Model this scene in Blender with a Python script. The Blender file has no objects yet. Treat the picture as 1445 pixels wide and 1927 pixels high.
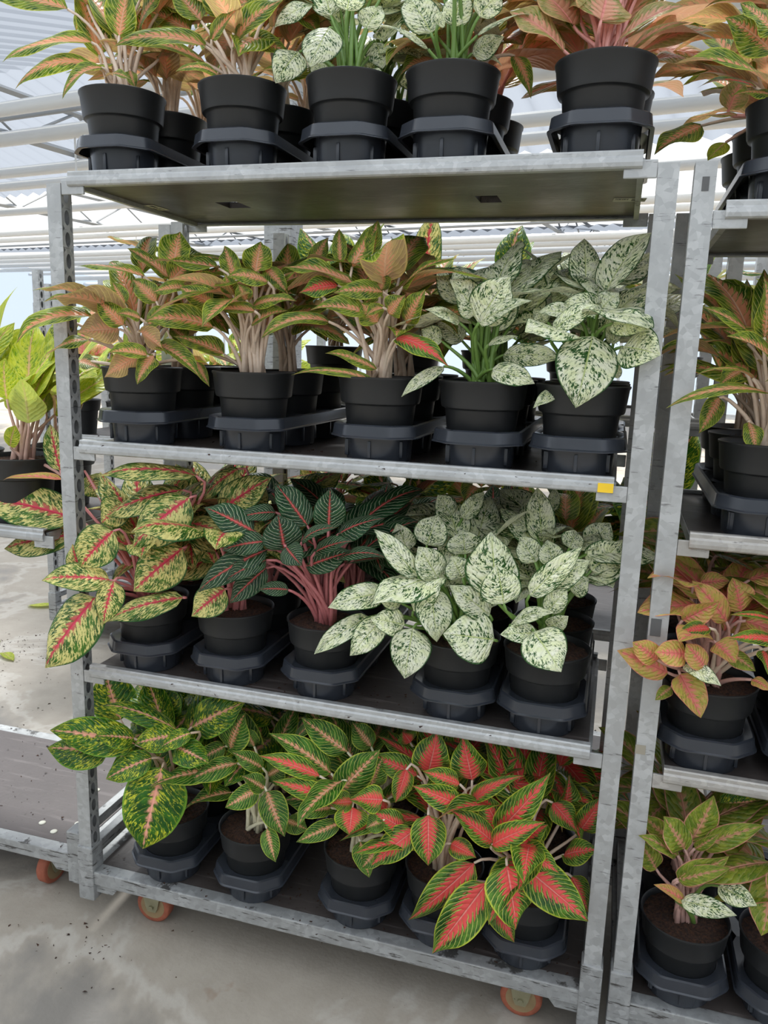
import bpy, bmesh, math, random
import numpy as np
from mathutils import Vector, Matrix
SC = bpy.context.scene
COL = SC.collection
rnd = random.Random(7)

# ------------------------------------------------------------------ camera
CAM = np.array([1.2757, -1.5810, 1.5505]); FPX = 1484.0; PW, PH = 1445.0, 1927.0
YAW, PIT, ROL = (math.radians(a) for a in (-16.130, -11.394, 1.821))
FWD = np.array([math.sin(YAW)*math.cos(PIT), math.cos(YAW)*math.cos(PIT), math.sin(PIT)])
_r = np.array([math.cos(YAW), -math.sin(YAW), 0]); _u = np.cross(_r, FWD)
RGT = _r*math.cos(ROL)+_u*math.sin(ROL); UPV = -_r*math.sin(ROL)+_u*math.cos(ROL)
cd = bpy.data.cameras.new('camera'); cam = bpy.data.objects.new('camera', cd); COL.objects.link(cam)
cd.sensor_fit = 'HORIZONTAL'; cd.sensor_width = 36; cd.lens = FPX*36/PW; cd.clip_start = .05; cd.clip_end = 200
M = Matrix([[RGT[i], UPV[i], -FWD[i], CAM[i]] for i in range(3)]+[[0, 0, 0, 1]])
cam.matrix_world = M; SC.camera = cam
def pix(x, y, Y):
    d = FWD+RGT*(x-PW/2)/FPX-UPV*(y-PH/2)/FPX
    return CAM+d*((Y-CAM[1])/d[1])
def depth(P): return float((np.asarray(P)-CAM)@FWD)

# ------------------------------------------------------------------ sky, sun, exposure
w = bpy.data.worlds.new('overcast_sky'); SC.world = w; w.use_nodes = True
bg = w.node_tree.nodes['Background']; bg.inputs[0].default_value = (.96, .98, 1, 1); bg.inputs[1].default_value = .95
sd = bpy.data.lights.new('sun', 'SUN'); sd.energy = 7.0; sd.angle = math.radians(9); sd.color = (1, .95, .86)
sun = bpy.data.objects.new('sun', sd); COL.objects.link(sun)
sun.rotation_euler = Vector((.30, -.55, -1.0)).to_track_quat('-Z', 'Y').to_euler()
SC.view_settings.view_transform = 'Standard'; SC.view_settings.look = 'None'
SC.view_settings.gamma = 1; SC.view_settings.use_curve_mapping = False
SC.view_settings.exposure = 0.44

# ------------------------------------------------------------------ node helpers
class NT:
    def __init__(s, name):
        s.m = bpy.data.materials.new(name); s.m.use_nodes = True
        s.t = s.m.node_tree; s.t.nodes.clear()
    def n(s, typ, ins=None, **kw):
        nd = s.t.nodes.new(typ)
        for k, v in kw.items(): setattr(nd, k, v)
        for k, v in (ins or {}).items(): s.set(nd.inputs[k], v)
        return nd
    def set(s, sock, v):
        if isinstance(v, bpy.types.NodeSocket): s.t.links.new(v, sock)
        elif isinstance(v, (tuple, list)) and len(v) == 3 and sock.type == 'RGBA': sock.default_value = (*v, 1)
        else: sock.default_value = v
    def math(s, op, a, b=0., c=None, clamp=False):
        nd = s.n('ShaderNodeMath', {0: a, 1: b}, operation=op, use_clamp=clamp)
        if c is not None: s.set(nd.inputs[2], c)
        return nd.outputs[0]
    def ramp(s, v, lo, hi):            # smooth 0..1 between lo and hi (hi<lo inverts)
        inv = hi < lo
        if inv: lo, hi = hi, lo
        nd = s.n('ShaderNodeMapRange', {0: v, 1: lo, 2: hi, 3: 1. if inv else 0., 4: 0. if inv else 1.}, interpolation_type='SMOOTHSTEP')
        return nd.outputs[0]
    def mix(s, f, a, b, blend='MIX'):
        nd = s.n('ShaderNodeMix', data_type='RGBA', blend_type=blend)
        s.set(nd.inputs[0], f); s.set(nd.inputs[6], a); s.set(nd.inputs[7], b); return nd.outputs[2]
    def noise(s, vec, scale, detail=3, rough=.5, dist=0):
        ins = {'Scale': scale, 'Detail': detail, 'Roughness': rough, 'Distortion': dist}
        nd = s.n('ShaderNodeTexNoise', ins)
        if vec is not None: s.set(nd.inputs['Vector'], vec)
        return nd.outputs[0]
    def bump(s, h, strength, dist=.01):
        return s.n('ShaderNodeBump', {'Height': h, 'Strength': strength, 'Distance': dist}).outputs[0]
    def out(s, shader): s.t.links.new(shader, s.n('ShaderNodeOutputMaterial').inputs[0]); return s.m
    def bsdf(s, col, rough=.5, metal=0., normal=None, spec=.5):
        nd = s.n('ShaderNodeBsdfPrincipled', {'Base Color': col, 'Roughness': rough, 'Metallic': metal, 'Specular IOR Level': spec})
        if normal is not None: s.set(nd.inputs['Normal'], normal)
        return nd.outputs[0]
    def obj(s): return s.n('ShaderNodeTexCoord').outputs['Object']
    def gen(s): return s.n('ShaderNodeNewGeometry').outputs['Position']

def plain(name, col, rough=.5, metal=0., var=.12, scale=30, bump=0.):
    t = NT(name); p = t.gen(); f = t.noise(p, scale, 4)
    c = t.mix(f, tuple(x*(1-var) for x in col), tuple(min(1, x*(1+var)) for x in col))
    return t.out(t.bsdf(c, rough, metal, t.bump(f, bump) if bump else None))

def galvanized(name, base, dirt, rth=.68):
    t = NT(name); p = t.gen()
    v = t.n('ShaderNodeTexVoronoi', {'Vector': p, 'Scale': 85.}).outputs['Color']
    sp = t.n('ShaderNodeSeparateColor', {0: v}).outputs[0]
    big = t.noise(p, 9, 5, .6)
    c = t.mix(sp, tuple(x*.80 for x in base), tuple(min(1, x*1.12) for x in base))
    c = t.mix(t.ramp(big, .35, .75), c, tuple(x*.78 for x in base))
    m = t.n('ShaderNodeMapping', {0: p, 3: (14., 14., 130.)}).outputs[0]
    lo = .56 if dirt > .8 else .61; sc = t.ramp(t.noise(m, 1.0, 5, .65), lo, lo+.07)
    c = t.mix(t.math('MULTIPLY', sc, dirt), c, (.06, .055, .05))
    rust = t.ramp(t.noise(p, 5, 4, .7), rth, rth+.08)
    c = t.mix(t.math('MULTIPLY', rust, .45), c, (.22, .12, .06))
    return t.out(t.bsdf(c, t.math('MULTIPLY_ADD', sp, .2, .42), .45, t.bump(sp, .08, .004)))
MET = galvanized('galvanized_steel', (.45, .455, .45), .6)
RUSTY = galvanized('rusty_galvanized_steel', (.42, .40, .37), .7, .60)
METD = galvanized('worn_galvanized_steel', (.38, .385, .38), .9)
WHITEMET = plain('white_painted_steel', (.72, .73, .72), .45, 0, .05, 3)
GREYMET = plain('grey_roof_steel', (.34, .36, .38), .5, .3, .1, 3)
POT = plain('black_pot_plastic', (.011, .012, .013), .46, 0, .25, 14, .05)
TRAY = plain('slate_tray_plastic', (.026, .030, .038), .27, 0, .2, 12, .04)
TIRE = plain('orange_rubber', (.30, .085, .045), .75, 0, .4, 60, .2)
HUB = plain('brown_hub', (.30, .21, .11), .5, .3, .3, 40)
FORK = plain('yellow_zinc', (.33, .31, .20), .4, .6, .25, 40)
PAPER = plain('paper_label', (.62, .60, .50), .6, 0, .06, 20)
INK = plain('label_ink', (.04, .04, .04), .6)
YEL = plain('yellow_tape', (.85, .55, .02), .5)
HOOK = plain('wire', (.55, .56, .56), .4, .6)
FLOWER = plain('white_petal', (.80, .80, .68), .6)
def board_mat():
    t = NT('dark_film_plywood'); p = t.gen()
    a = t.noise(p, 7, 6, .62); b = t.noise(p, 60, 4, .6)
    m = t.n('ShaderNodeMapping', {0: p, 2: (0, 0, .9), 3: (6., 60., 6.)}).outputs[0]
    c = t.mix(a, (.030, .025, .023), (.085, .070, .064))
    c = t.mix(t.math('MULTIPLY', t.ramp(t.noise(m, 1., 5, .6), .56, .70), .45), c, (.20, .17, .16))
    c = t.mix(t.math('MULTIPLY', t.ramp(b, .60, .70), .5), c, (.02, .014, .010))
    return t.out(t.bsdf(c, t.math('MULTIPLY_ADD', a, .35, .25), 0, t.bump(b, .06)))
BOARD = board_mat()
def lboard_mat():
    t = NT('faded_brown_plywood'); p = t.gen()
    a = t.noise(p, 5, 6, .62); b = t.noise(p, 70, 4, .6)
    m = t.n('ShaderNodeMapping', {0: p, 2: (0, 0, -.7), 3: (5., 50., 5.)}).outputs[0]
    c = t.mix(a, (.055, .042, .038), (.115, .092, .085))
    c = t.mix(t.math('MULTIPLY', t.ramp(t.noise(m, 1., 5, .6), .52, .72), .45), c, (.20, .17, .16))
    c = t.mix(t.math('MULTIPLY', t.ramp(b, .64, .70), .8), c, (.03, .018, .012))
    return t.out(t.bsdf(c, .45, 0, t.bump(b, .06)))
LBOARD = lboard_mat()
def soil_mat():
    t = NT('peat_soil'); p = t.gen()
    n1 = t.noise(p, 160, 5, .7); n2 = t.noise(p, 420, 3, .7)
    c = t.mix(t.ramp(n1, .35, .7), (.022, .009, .005), (.13, .052, .024))
    c = t.mix(t.ramp(n2, .66, .74), c, (.20, .11, .06))
    return t.out(t.bsdf(c, .9, 0, t.bump(n1, .9, .02)))
SOIL = soil_mat()
def floor_mat():
    t = NT('stained_concrete'); p = t.gen()
    a = t.noise(p, 1.1, 6, .6, .4); b = t.noise(p, 9, 6, .65); c3 = t.noise(p, 70, 4, .6)
    c = t.mix(b, (.25, .215, .17), (.40, .355, .295))
    c = t.mix(t.ramp(a, .50, .60), c, (.20, .18, .155))
    rim = t.math('MULTIPLY', t.ramp(a, .465, .495), t.ramp(a, .53, .50))
    c = t.mix(t.math('MULTIPLY', rim, .35), c, (.52, .49, .44))
    c = t.mix(t.math('MULTIPLY', t.ramp(c3, .68, .74), .6), c, (.10, .06, .04))
    c = t.mix(t.math('MULTIPLY', t.ramp(t.noise(p, 3.1, 5, .7), .66, .74), .5), c, (.20, .12, .075))
    return t.out(t.bsdf(c, t.math('MULTIPLY_ADD', t.ramp(a, .5, .6), -.2, .62), 0, t.bump(c3, .12)))
FLOOR = floor_mat()
def glazing_mat():
    t = NT('hazy_glazing')
    tr = t.n('ShaderNodeBsdfTransparent', {0: (.82, .88, .97)}).outputs[0]
    tl = t.n('ShaderNodeBsdfTranslucent', {0: (.58, .64, .73)}).outputs[0]
    mx = t.n('ShaderNodeMixShader', {0: .55, 1: tr, 2: tl}).outputs[0]
    return t.out(mx)
GLAZE = glazing_mat()
def screen_mat():
    t = NT('grey_shade_screen')
    tr = t.n('ShaderNodeBsdfTransparent', {0: (.9, .94, 1)}).outputs[0]; tl = t.n('ShaderNodeBsdfTranslucent', {0: (.15, .17, .205)}).outputs[0]
    return t.out(t.n('ShaderNodeMixShader', {0: .88, 1: tr, 2: tl}).outputs[0])
SCREEN = screen_mat()

def leaf_mat(name, dark, light, vein=(.5, .5, .1), vstr=.5, vfreq=11., center=None, cw=.35, feather=.5, mid=None, midw=.05,
             speck=None, sth=.55, sscale=1., edge=None, under=(.3, .3, .15), under_mix=.75, trans=.22, rough=.38, stretch=13.):
    t = NT(name)
    uv = t.n('ShaderNodeSeparateXYZ', {0: t.n('ShaderNodeUVMap').outputs[0]})
    U, V = uv.outputs[0], uv.outputs[1]
    oi = t.n('ShaderNodeObjectInfo').outputs['Random']
    a = t.math('ABSOLUTE', t.math('MULTIPLY_ADD', U, 2., -1.))
    off = t.math('MULTIPLY', oi, 37.)
    # lateral vein phase: veins leave the midrib and sweep to the tip
    along = t.math('SUBTRACT', V, t.math('MULTIPLY', t.math('POWER', a, 1.35), .30))
    cv = t.n('ShaderNodeCombineXYZ', {0: t.math('MULTIPLY', U, 2.2), 1: t.math('MULTIPLY', V, 4.), 2: off}).outputs[0]
    wob = t.noise(cv, 2.2, 3)
    ph = t.math('ADD', t.math('MULTIPLY', along, vfreq), t.math('MULTIPLY', wob, 1.1))
    pul = t.math('ABSOLUTE', t.math('SINE', t.math('MULTIPLY', ph, math.pi)))
    veins = t.ramp(pul, .34, .06)
    col = t.mix(t.ramp(wob, .3, .7), dark, light)
    sv = t.n('ShaderNodeCombineXYZ', {0: t.math('MULTIPLY', a, 2.6*sscale), 1: t.math('MULTIPLY', along, stretch*sscale), 2: t.math('ADD', off, t.math('MULTIPLY', t.ramp(U, .49, .51), 9.))}).outputs[0]
    sp = t.noise(sv, 2.6, 5, .68)
    if speck:
        th = t.math('SUBTRACT', sp, t.math('MULTIPLY', t.math('SUBTRACT', t.noise(cv, 1.3, 2), .5), .35))
        col = t.mix(t.ramp(th, sth-.025, sth+.025), col, speck)
    if vstr: col = t.mix(t.math('MULTIPLY', veins, t.math('MULTIPLY', t.ramp(a, .0, .25), vstr)), col, vein)
    if center:
        lim = t.math('MULTIPLY', t.math('SUBTRACT', 1.05, t.math('MULTIPLY', V, .75)), cw)
        lim = t.math('MULTIPLY', lim, t.math('MULTIPLY_ADD', oi, .7, .65))
        fe = t.math('ADD', t.math('MULTIPLY', t.math('SUBTRACT', sp, .5), feather), t.math('MULTIPLY', t.math('SUBTRACT', .5, pul), feather*.35))
        dd = t.math('SUBTRACT', t.math('ADD', a, fe), lim)
        col = t.mix(t.ramp(dd, .09, -.09), col, center)
    if edge: col = t.mix(t.ramp(a, .90, .97), col, edge)
    if mid: col = t.mix(t.ramp(t.math('ADD', a, t.math('MULTIPLY', V, midw*.6)), midw*1.4, midw*.7), col, mid)
    back = t.n('ShaderNodeNewGeometry').outputs['Backfacing']
    uc = t.mix(t.math('MULTIPLY', veins, .35), under, tuple(min(1, x*1.45) for x in under))
    uc = t.mix(1-under_mix, uc, col)
    col = t.mix(back, col, uc)
    hs = t.n('ShaderNodeHueSaturation', {'Saturation': 1.0, 'Value': t.math('MULTIPLY_ADD', t.math('FRACT', t.math('MULTIPLY', oi, 7.3)), .35, .82), 'Color': col})
    col = hs.outputs[0]
    h = t.math('ADD', t.math('MULTIPLY', pul, .6), t.math('MULTIPLY', t.ramp(a, 0., .07), .8))
    pr = t.bsdf(col, rough, 0, t.bump(h, .6, .004), .32)
    tl = t.n('ShaderNodeBsdfTranslucent', {0: t.mix(1., col, (1, 1, .82), 'MULTIPLY')}).outputs[0]
    return t.out(t.n('ShaderNodeMixShader', {0: trans, 1: pr, 2: tl}).outputs[0])

DG, MG, LG = (.018, .060, .014), (.05, .15, .022), (.22, .36, .045)
YV = (.55, .60, .20)
LEAF = {
 'salmon': leaf_mat('salmon_green_leaf', (.026, .095, .008), (.24, .33, .025), (.74, .70, .22), .85, 12, (.84, .36, .19), .27, .95, (.88, .52, .33), .05, None, .5, 1, (.50, .54, .07), (.88, .48, .32), .50, .34),
 'white': leaf_mat('white_speckled_leaf', (.90, .90, .70), (.80, .84, .50), (.3, .42, .15), .10, 10, None, .3, .5, (.55, .64, .24), .03, (.020, .090, .010), .545, 1.25, (.022, .085, .012), (.84, .83, .66), .5, .30, stretch=8.5),
 'blush': leaf_mat('dusty_pink_leaf', (.24, .26, .05), (.48, .34, .15), (.62, .45, .26), .4, 9, (.66, .32, .20), .5, .8, (.80, .30, .25), .06, (.12, .18, .03), .58, 1.2, (.58, .36, .16), (.74, .40, .28), .85, .30),
 'valentine': leaf_mat('red_ribbed_mottled_leaf', (.020, .085, .010), (.08, .20, .02), (.7, .6, .2), .25, 10, (.58, .12, .09), .10, .75, (.72, .05, .10), .06, (.76, .68, .24), .505, .95, (.022, .10, .016), (.62, .26, .19), .6, .25),
 'pearl': leaf_mat('dark_silver_veined_leaf', (.008, .036, .014), (.022, .075, .025), (.56, .60, .40), .8, 11, (.40, .06, .05), .07, .3, (.72, .14, .13), .05, None, .5, 1, (.022, .07, .022), (.30, .075, .045), .75, .2),
 'mottled': leaf_mat('green_yellow_mottled_leaf', (.010, .060, .007), (.035, .14, .010), (.50, .54, .05), .30, 10, (.82, .38, .24), .06, .4, (.86, .38, .28), .04, (.52, .53, .035), .565, 1.05, (.15, .30, .025), (.30, .34, .09), .6, .25),
 'lime': leaf_mat('green_lime_veined_leaf', (.014, .075, .008), (.07, .20, .018), (.62, .64, .16), .85, 12, (.80, .36, .19), .13, .7, (.84, .50, .32), .05, None, .5, 1, (.46, .54, .07), (.60, .56, .26), .7, .28),
 'red': leaf_mat('red_hearted_leaf', (.012, .070, .007), (.11, .25, .02), (.70, .70, .17), .85, 12, (.86, .10, .09), .40, .95, (.90, .33, .26), .035, None, .5, 1, (.48, .55, .05), (.68, .34, .19), .65, .28),
 'coral': leaf_mat('coral_round_leaf', (.50, .44, .08), (.70, .36, .14), (.80, .30, .18), .4, 8, (.80, .24, .18), .26, .9, (.86, .22, .20), .05, (.18, .28, .02), .60, 1.0, (.72, .26, .17), (.78, .38, .24), .6, .28),
 'olive': leaf_mat('olive_pink_edged_leaf', (.13, .20, .02), (.30, .34, .04), (.50, .44, .15), .4, 8, (.58, .32, .16), .16, .7, (.74, .34, .24), .05, (.07, .17, .012), .60, 1.0, (.62, .28, .19), (.58, .34, .19), .8, .26),
 'yellow': leaf_mat('bright_lime_leaf', (.36, .46, .02), (.60, .62, .05), (.70, .70, .22), .35, 9, (.70, .45, .20), .06, .3, (.78, .50, .30), .04, (.17, .30, .015), .56, 1.2, (.56, .58, .06), (.58, .64, .18), .6, .36),
}
def stem_mat(name, col):
    t = NT(name); n = t.noise(t.gen(), 90, 3)
    c = t.mix(n, tuple(x*.8 for x in col), tuple(min(1, x*1.15) for x in col))
    pr = t.bsdf(c, .4); return t.out(pr)
STEM = {k: stem_mat(k+'_stalk', c) for k, c in dict(salmon=(.66, .52, .40), white=(.14, .25, .05), blush=(.62, .27, .23), valentine=(.60, .22, .21), pearl=(.44, .14, .14),
        mottled=(.50, .36, .25), lime=(.62, .57, .40), red=(.64, .52, .40), coral=(.52, .30, .25), olive=(.55, .33, .28), yellow=(.60, .38, .30)).items()}

# ------------------------------------------------------------------ mesh helpers
class MB:
    def __init__(s): s.v = []; s.f = []
    def add(s, vs, fs):
        o = len(s.v); s.v += [tuple(map(float, v)) for v in vs]; s.f += [tuple(i+o for i in f) for f in fs]; return s
    def box(s, x0, x1, y0, y1, z0, z1, b=0.):
        if b <= 0:
            vs = [(x, y, z) for z in (z0, z1) for y in (y0, y1) for x in (x0, x1)]
            return s.add(vs, [(0, 2, 3, 1), (4, 5, 7, 6), (0, 1, 5, 4), (2, 6, 7, 3), (0, 4, 6, 2), (1, 3, 7, 5)])
        bm = bmesh.new(); bmesh.ops.create_cube(bm, size=1)
        for v in bm.verts: v.co = Vector(((x0+x1)/2+v.co.x*(x1-x0), (y0+y1)/2+v.co.y*(y1-y0), (z0+z1)/2+v.co.z*(z1-z0)))
        bmesh.ops.bevel(bm, geom=bm.edges[:], offset=b, segments=2, affect='EDGES', profile=.6)
        bm.verts.index_update(); s.add([v.co for v in bm.verts], [[v.index for v in f.verts] for f in bm.faces]); bm.free(); return s
    def tube(s, pts, rad, seg=6, cap=True):
        pts = [np.asarray(p, float) for p in pts]; n = len(pts)
        if not hasattr(rad, '__len__'): rad = [rad]*n
        ring = []; prev = None
        for i, p in enumerate(pts):
            t = pts[min(i+1, n-1)]-pts[max(i-1, 0)]; t = t/(np.linalg.norm(t)+1e-12)
            if prev is None: prev = np.cross(t, (0, 0, 1) if abs(t[2]) < .9 else (1, 0, 0))
            x = prev-t*(prev@t); x /= np.linalg.norm(x); prev = x; y = np.cross(t, x)
            ring.append([p+rad[i]*(x*math.cos(a)+y*math.sin(a)) for a in np.arange(seg)*2*math.pi/seg])
        vs = [v for r in ring for v in r]
        fs = [(i*seg+j, i*seg+(j+1) % seg, (i+1)*seg+(j+1) % seg, (i+1)*seg+j) for i in range(n-1) for j in range(seg)]
        if cap: fs += [tuple(range(seg))[::-1], tuple((n-1)*seg+j for j in range(seg))]
        return s.add(vs, fs)
    def lathe(s, prof, seg=32, c=(0, 0, 0), close=False):
        n = len(prof)
        vs = [(c[0]+r*math.cos(a), c[1]+r*math.sin(a), c[2]+z) for r, z in prof for a in np.arange(seg)*2*math.pi/seg]
        fs = [(i*seg+j, i*seg+(j+1) % seg, (i+1)*seg+(j+1) % seg, (i+1)*seg+j) for i in range(n-1) for j in range(seg)]
        fs.append(tuple(range(seg))[::-1])
        if close: fs.append(tuple((n-1)*seg+j for j in range(seg)))
        return s.add(vs, fs)
    def extrude_x(s, prof, x0, x1):
        n = len(prof)
        vs = [(x0, y, z) for y, z in prof]+[(x1, y, z) for y, z in prof]
        fs = [(i, (i+1) % n, n+(i+1) % n, n+i) for i in range(n)]+[tuple(range(n))[::-1], tuple(range(n, 2*n))]
        return s.add(vs, fs)
    def mesh(s, name, mat, smooth=False):
        me = bpy.data.meshes.new(name); me.from_pydata(s.v, [], s.f)
        if smooth: me.polygons.foreach_set('use_smooth', [True]*len(me.polygons))
        me.materials.append(mat); me.update(); return me
def link(name, me, parent=None, loc=(0, 0, 0)):
    o = bpy.data.objects.new(name, me); COL.objects.link(o); o.location = loc
    if parent is not None: o.parent = parent
    return o
def thing(name, loc, label, cat, group=None):
    o = bpy.data.objects.new(name, None); COL.objects.link(o); o.location = loc; o.empty_display_size = .05
    o['label'] = label; o['category'] = cat
    if group: o['group'] = group
    return o
def struct(name, mb, mat, label, smooth=False):
    o = link(name, mb.mesh(name, mat, smooth)); o['kind'] = 'structure'; o['label'] = label; return o
def autosmooth(me, ang=35):
    me.set_sharp_from_angle(angle=math.radians(ang))

# ------------------------------------------------------------------ the greenhouse
struct('floor', MB().add([(-30, -14, 0), (24, -14, 0), (24, 36, 0), (-30, 36, 0)], [(0, 1, 2, 3)]), FLOOR, 'worn grey concrete floor with damp stains')
GA = math.radians(-10); GX = np.array([math.cos(GA), math.sin(GA), 0]); GY = np.array([-math.sin(GA), math.cos(GA), 0])
def gp(a, d, z): p = np.array([CAM[0], CAM[1], 0])+GX*a+GY*d; return (p[0], p[1], z)
def beam(mb, d, z, r, a0=-26, a1=18, seg=10): mb.tube([gp(a0, d, z), gp(a1, d, z)], r, seg)
def roof_sheet(name, d0, z0, d1, z1, label, mat=None, pitch=.32, amp=.035):
    mb = MB(); xs = np.arange(-26, 18, pitch/4); vs = []; fs = []
    for i, a in enumerate(xs):
        o = amp*math.sin(i*math.pi/2)
        vs += [gp(a, d0, z0+o), gp(a, d1, z1+o)]
    fs = [(2*i, 2*i+2, 2*i+3, 2*i+1) for i in range(len(xs)-1)]
    struct(name, mb.add(vs, fs), mat or GLAZE, label, True)
roof_sheet('roof_1', -8, 4.3, -1.6, 5.4, 'ribbed translucent roof sheet above the aisle')
roof_sheet('roof_2', -1.6, 5.4, 4.8, 4.3, 'ribbed translucent roof sheet above the trolleys')
roof_sheet('roof_3', 4.8, 4.3, 8.0, 5.1, 'ribbed translucent roof sheet with fine diagonal ribs', SCREEN)
roof_sheet('roof_4', 8.0, 5.1, 11.2, 4.3, 'ribbed translucent roof sheet beyond the first gutter', SCREEN)
roof_sheet('roof_5', 17.5, 4.3, 24, 5.2, 'far translucent roof sheet near the end wall', SCREEN)
BE = [(6.5, 4.05, .075), (6.95, 4.12, .03), (7.5, 4.08, .09), (9.0, 4.1, .08), (9.75, 4.1, .075), (11.4, 4.05, .075), (13.6, 4.05, .075), (14.4, 4.05, .07),
      (15.6, 4.1, .03), (17.2, 4.05, .08), (18.1, 4.05, .07), (19.2, 4.05, .07), (20.4, 4.05, .07), (21.8, 4.05, .05), (23, 4.0, .08), (24.5, 3.9, .1), (25.5, 3.5, .06), (26, 3.1, .06)]
for i, (d, z, r) in enumerate(BE):
    mb = MB(); beam(mb, d, z, r)
    struct('beam_%d' % (i+1), mb, GREYMET if r < .04 else WHITEMET, 'white painted roof pipe running across the greenhouse' if r >= .04 else 'thin grey purlin running across the greenhouse', True)
def truss(k, a):
    mb = MB(); z0 = 4.25
    mb.tube([gp(a, 4, z0), gp(a, 25, z0)], .05, 4); mb.tube([gp(a, 4, z0+.55), gp(a, 25, z0+.55)], .045, 4)
    for i in range(21): mb.tube([gp(a, 4+i, z0+(i % 2)*.55), gp(a, 5+i, z0+((i+1) % 2)*.55)], .02, 4)
    struct('truss_%d' % k, mb, GREYMET, 'grey lattice roof truss')
for k, a in enumerate((-14.5, -9.6, -4.7, .2, 5.1)): truss(k+1, a)
def bluewall():
    t = NT('pale_blue_wall_film'); tr = t.n('ShaderNodeBsdfTransparent', {0: (.60, .70, .85)}).outputs[0]; tl = t.n('ShaderNodeBsdfTranslucent', {0: (.36, .43, .54)}).outputs[0]
    return t.out(t.n('ShaderNodeMixShader', {0: .7, 1: tr, 2: tl}).outputs[0])
BLUEWALL = bluewall()
WALLM = plain('pale_added_wall', (.42, .44, .44), .7, 0, .05, 1)
for nm, q, lb in (('wall_front_added', [(-26, -8), (18, -8)], 'unseen greenhouse wall added across the aisle to cut frontal light'), ('wall_left', [(-26, 27), (-26, -8)], 'greenhouse side wall by the sunlit floor'), ('wall_right_added', [(18, -8), (18, 27)], 'unseen greenhouse side wall added beyond the cut-off trolley to cut low light')):  # front and right walls are out of view, added to cut light from the horizon
    (a0, d0), (a1, d1) = q
    struct(nm, MB().add([gp(a0, d0, 0), gp(a1, d1, 0), gp(a1, d1, 4.3), gp(a0, d0, 4.3)], [(0, 1, 2, 3)]), WALLM if nm == 'wall_front_added' else BLUEWALL, lb)
mb = MB()
mb.add([gp(-26, 27, 0), gp(18, 27, 0), gp(18, 27, 5), gp(-26, 27, 5)], [(0, 1, 2, 3)])
struct('wall_back', mb, BLUEWALL, 'pale bluish greenhouse end wall')
for k in range(12):
    mb = MB(); mb.tube([gp(-24+k*3.2, 26.9, 0), gp(-24+k*3.2, 26.9, 4.3)], .05, 4)
    struct('post_of_end_wall_%d' % (k+1), mb, WHITEMET, 'white upright of the end wall')
def gpix(x, y, d):
    v = FWD+RGT*(x-PW/2)/FPX-UPV*(y-PH/2)/FPX; return CAM+v*(d/(v@GY))
for (x, y0, y1, d), lb in (((137, 172, 330, 7.5), 'thin white wire hanging from a roof pipe beside the uppermost shelf'), ((255, 404, 560, 14.4), 'thin white wire hanging from a far roof pipe below the shelf')):
    a = gpix(x, y0, d); b = gpix(x, y1, d); zt = [q[1] for q in BE if q[0] == d][0]
    mb = MB(); mb.tube([(a[0], a[1], zt), (a[0], a[1], b[2])], .012, 6)
    o = link('hanging_wire', mb.mesh('hanging_wire', WHITEMET)); o['category'] = 'wire'; o['label'] = lb; o['group'] = 'wires hanging from the roof pipes'
c0 = (pix(533, 560, 1.5)[0], 1.5)
mb = MB().box(c0[0]-.06, c0[0]+.06, c0[1]-.06, c0[1]+.06, 0, 4.2, .006)
struct('column_1', mb, METD, 'square galvanized greenhouse column behind the trolley')

# ------------------------------------------------------------------ trolleys
PWD = .037
def post_mesh(side, h=1.66):
    """Open channel post: front, outer and rear webs plus an inner web pierced by oval slots (side=+1: slots face +x)."""
    mb = MB(); w2 = PWD/2; t = .003
    mb.box(-w2, w2, 0, t, 0, h); mb.box(-w2, w2, PWD-t, PWD, 0, h)
    xo = -w2 if side > 0 else w2-t; mb.box(xo, xo+t, t, PWD-t, 0, h)
    xi = w2-.0005 if side > 0 else -w2+.0005
    n = int(h/.047); ch = h/n; cy = PWD/2
    for k in range(n):
        z0 = k*ch; zc = z0+ch/2; out = []; inn = []
        for j in range(16):
            a = j*2*math.pi/16; ca, sa = math.cos(a), math.sin(a)
            q = max(abs(ca)/(PWD/2-t), abs(sa)/(ch/2))
            out.append((xi, cy+ca/q, zc+sa/q)); inn.append((xi, cy+ca*.0085, zc+sa*.0165))
        fs = [(j, (j+1) % 16, 16+(j+1) % 16, 16+j) for j in range(16)]
        mb.add(out+inn, fs)
    return mb.mesh('post', MET)
POSTM = {1: post_mesh(1), -1: post_mesh(-1)}
def caster_meshes():
    tire = MB().lathe([(.036, -.016), (.046, -.016), (.050, -.011), (.050, .011), (.046, .016), (.036, .016)], 28).mesh('tire', TIRE, True)
    hub = MB().lathe([(.004, -.0165), (.036, -.0165), (.038, 0), (.036, .0165), (.004, .0165)], 28, close=True).mesh('hub', HUB, True); autosmooth(hub)
    f = MB()
    for s in (-1, 1):
        prof = [(-.036, .082), (.036, .082), (.018, .0), (.012, -.014), (-.012, -.014), (-.018, .0)]
        vs = [(x, s*.021-.0015, z) for x, z in prof]+[(x, s*.021+.0015, z) for x, z in prof]
        f.add(vs, [tuple(range(6)), tuple(range(11, 5, -1))]+[(i, 6+i, 6+(i+1) % 6, (i+1) % 6) for i in range(6)])
    f.box(-.04, .04, -.035, .035, .08, .085)
    ax = MB().tube([(0, -.028, 0), (0, .028, 0)], .007, 8).mesh('axle', FORK)
    return tire, hub, f.mesh('fork', FORK), ax
CAST = caster_meshes()
BASEM = {}
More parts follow.
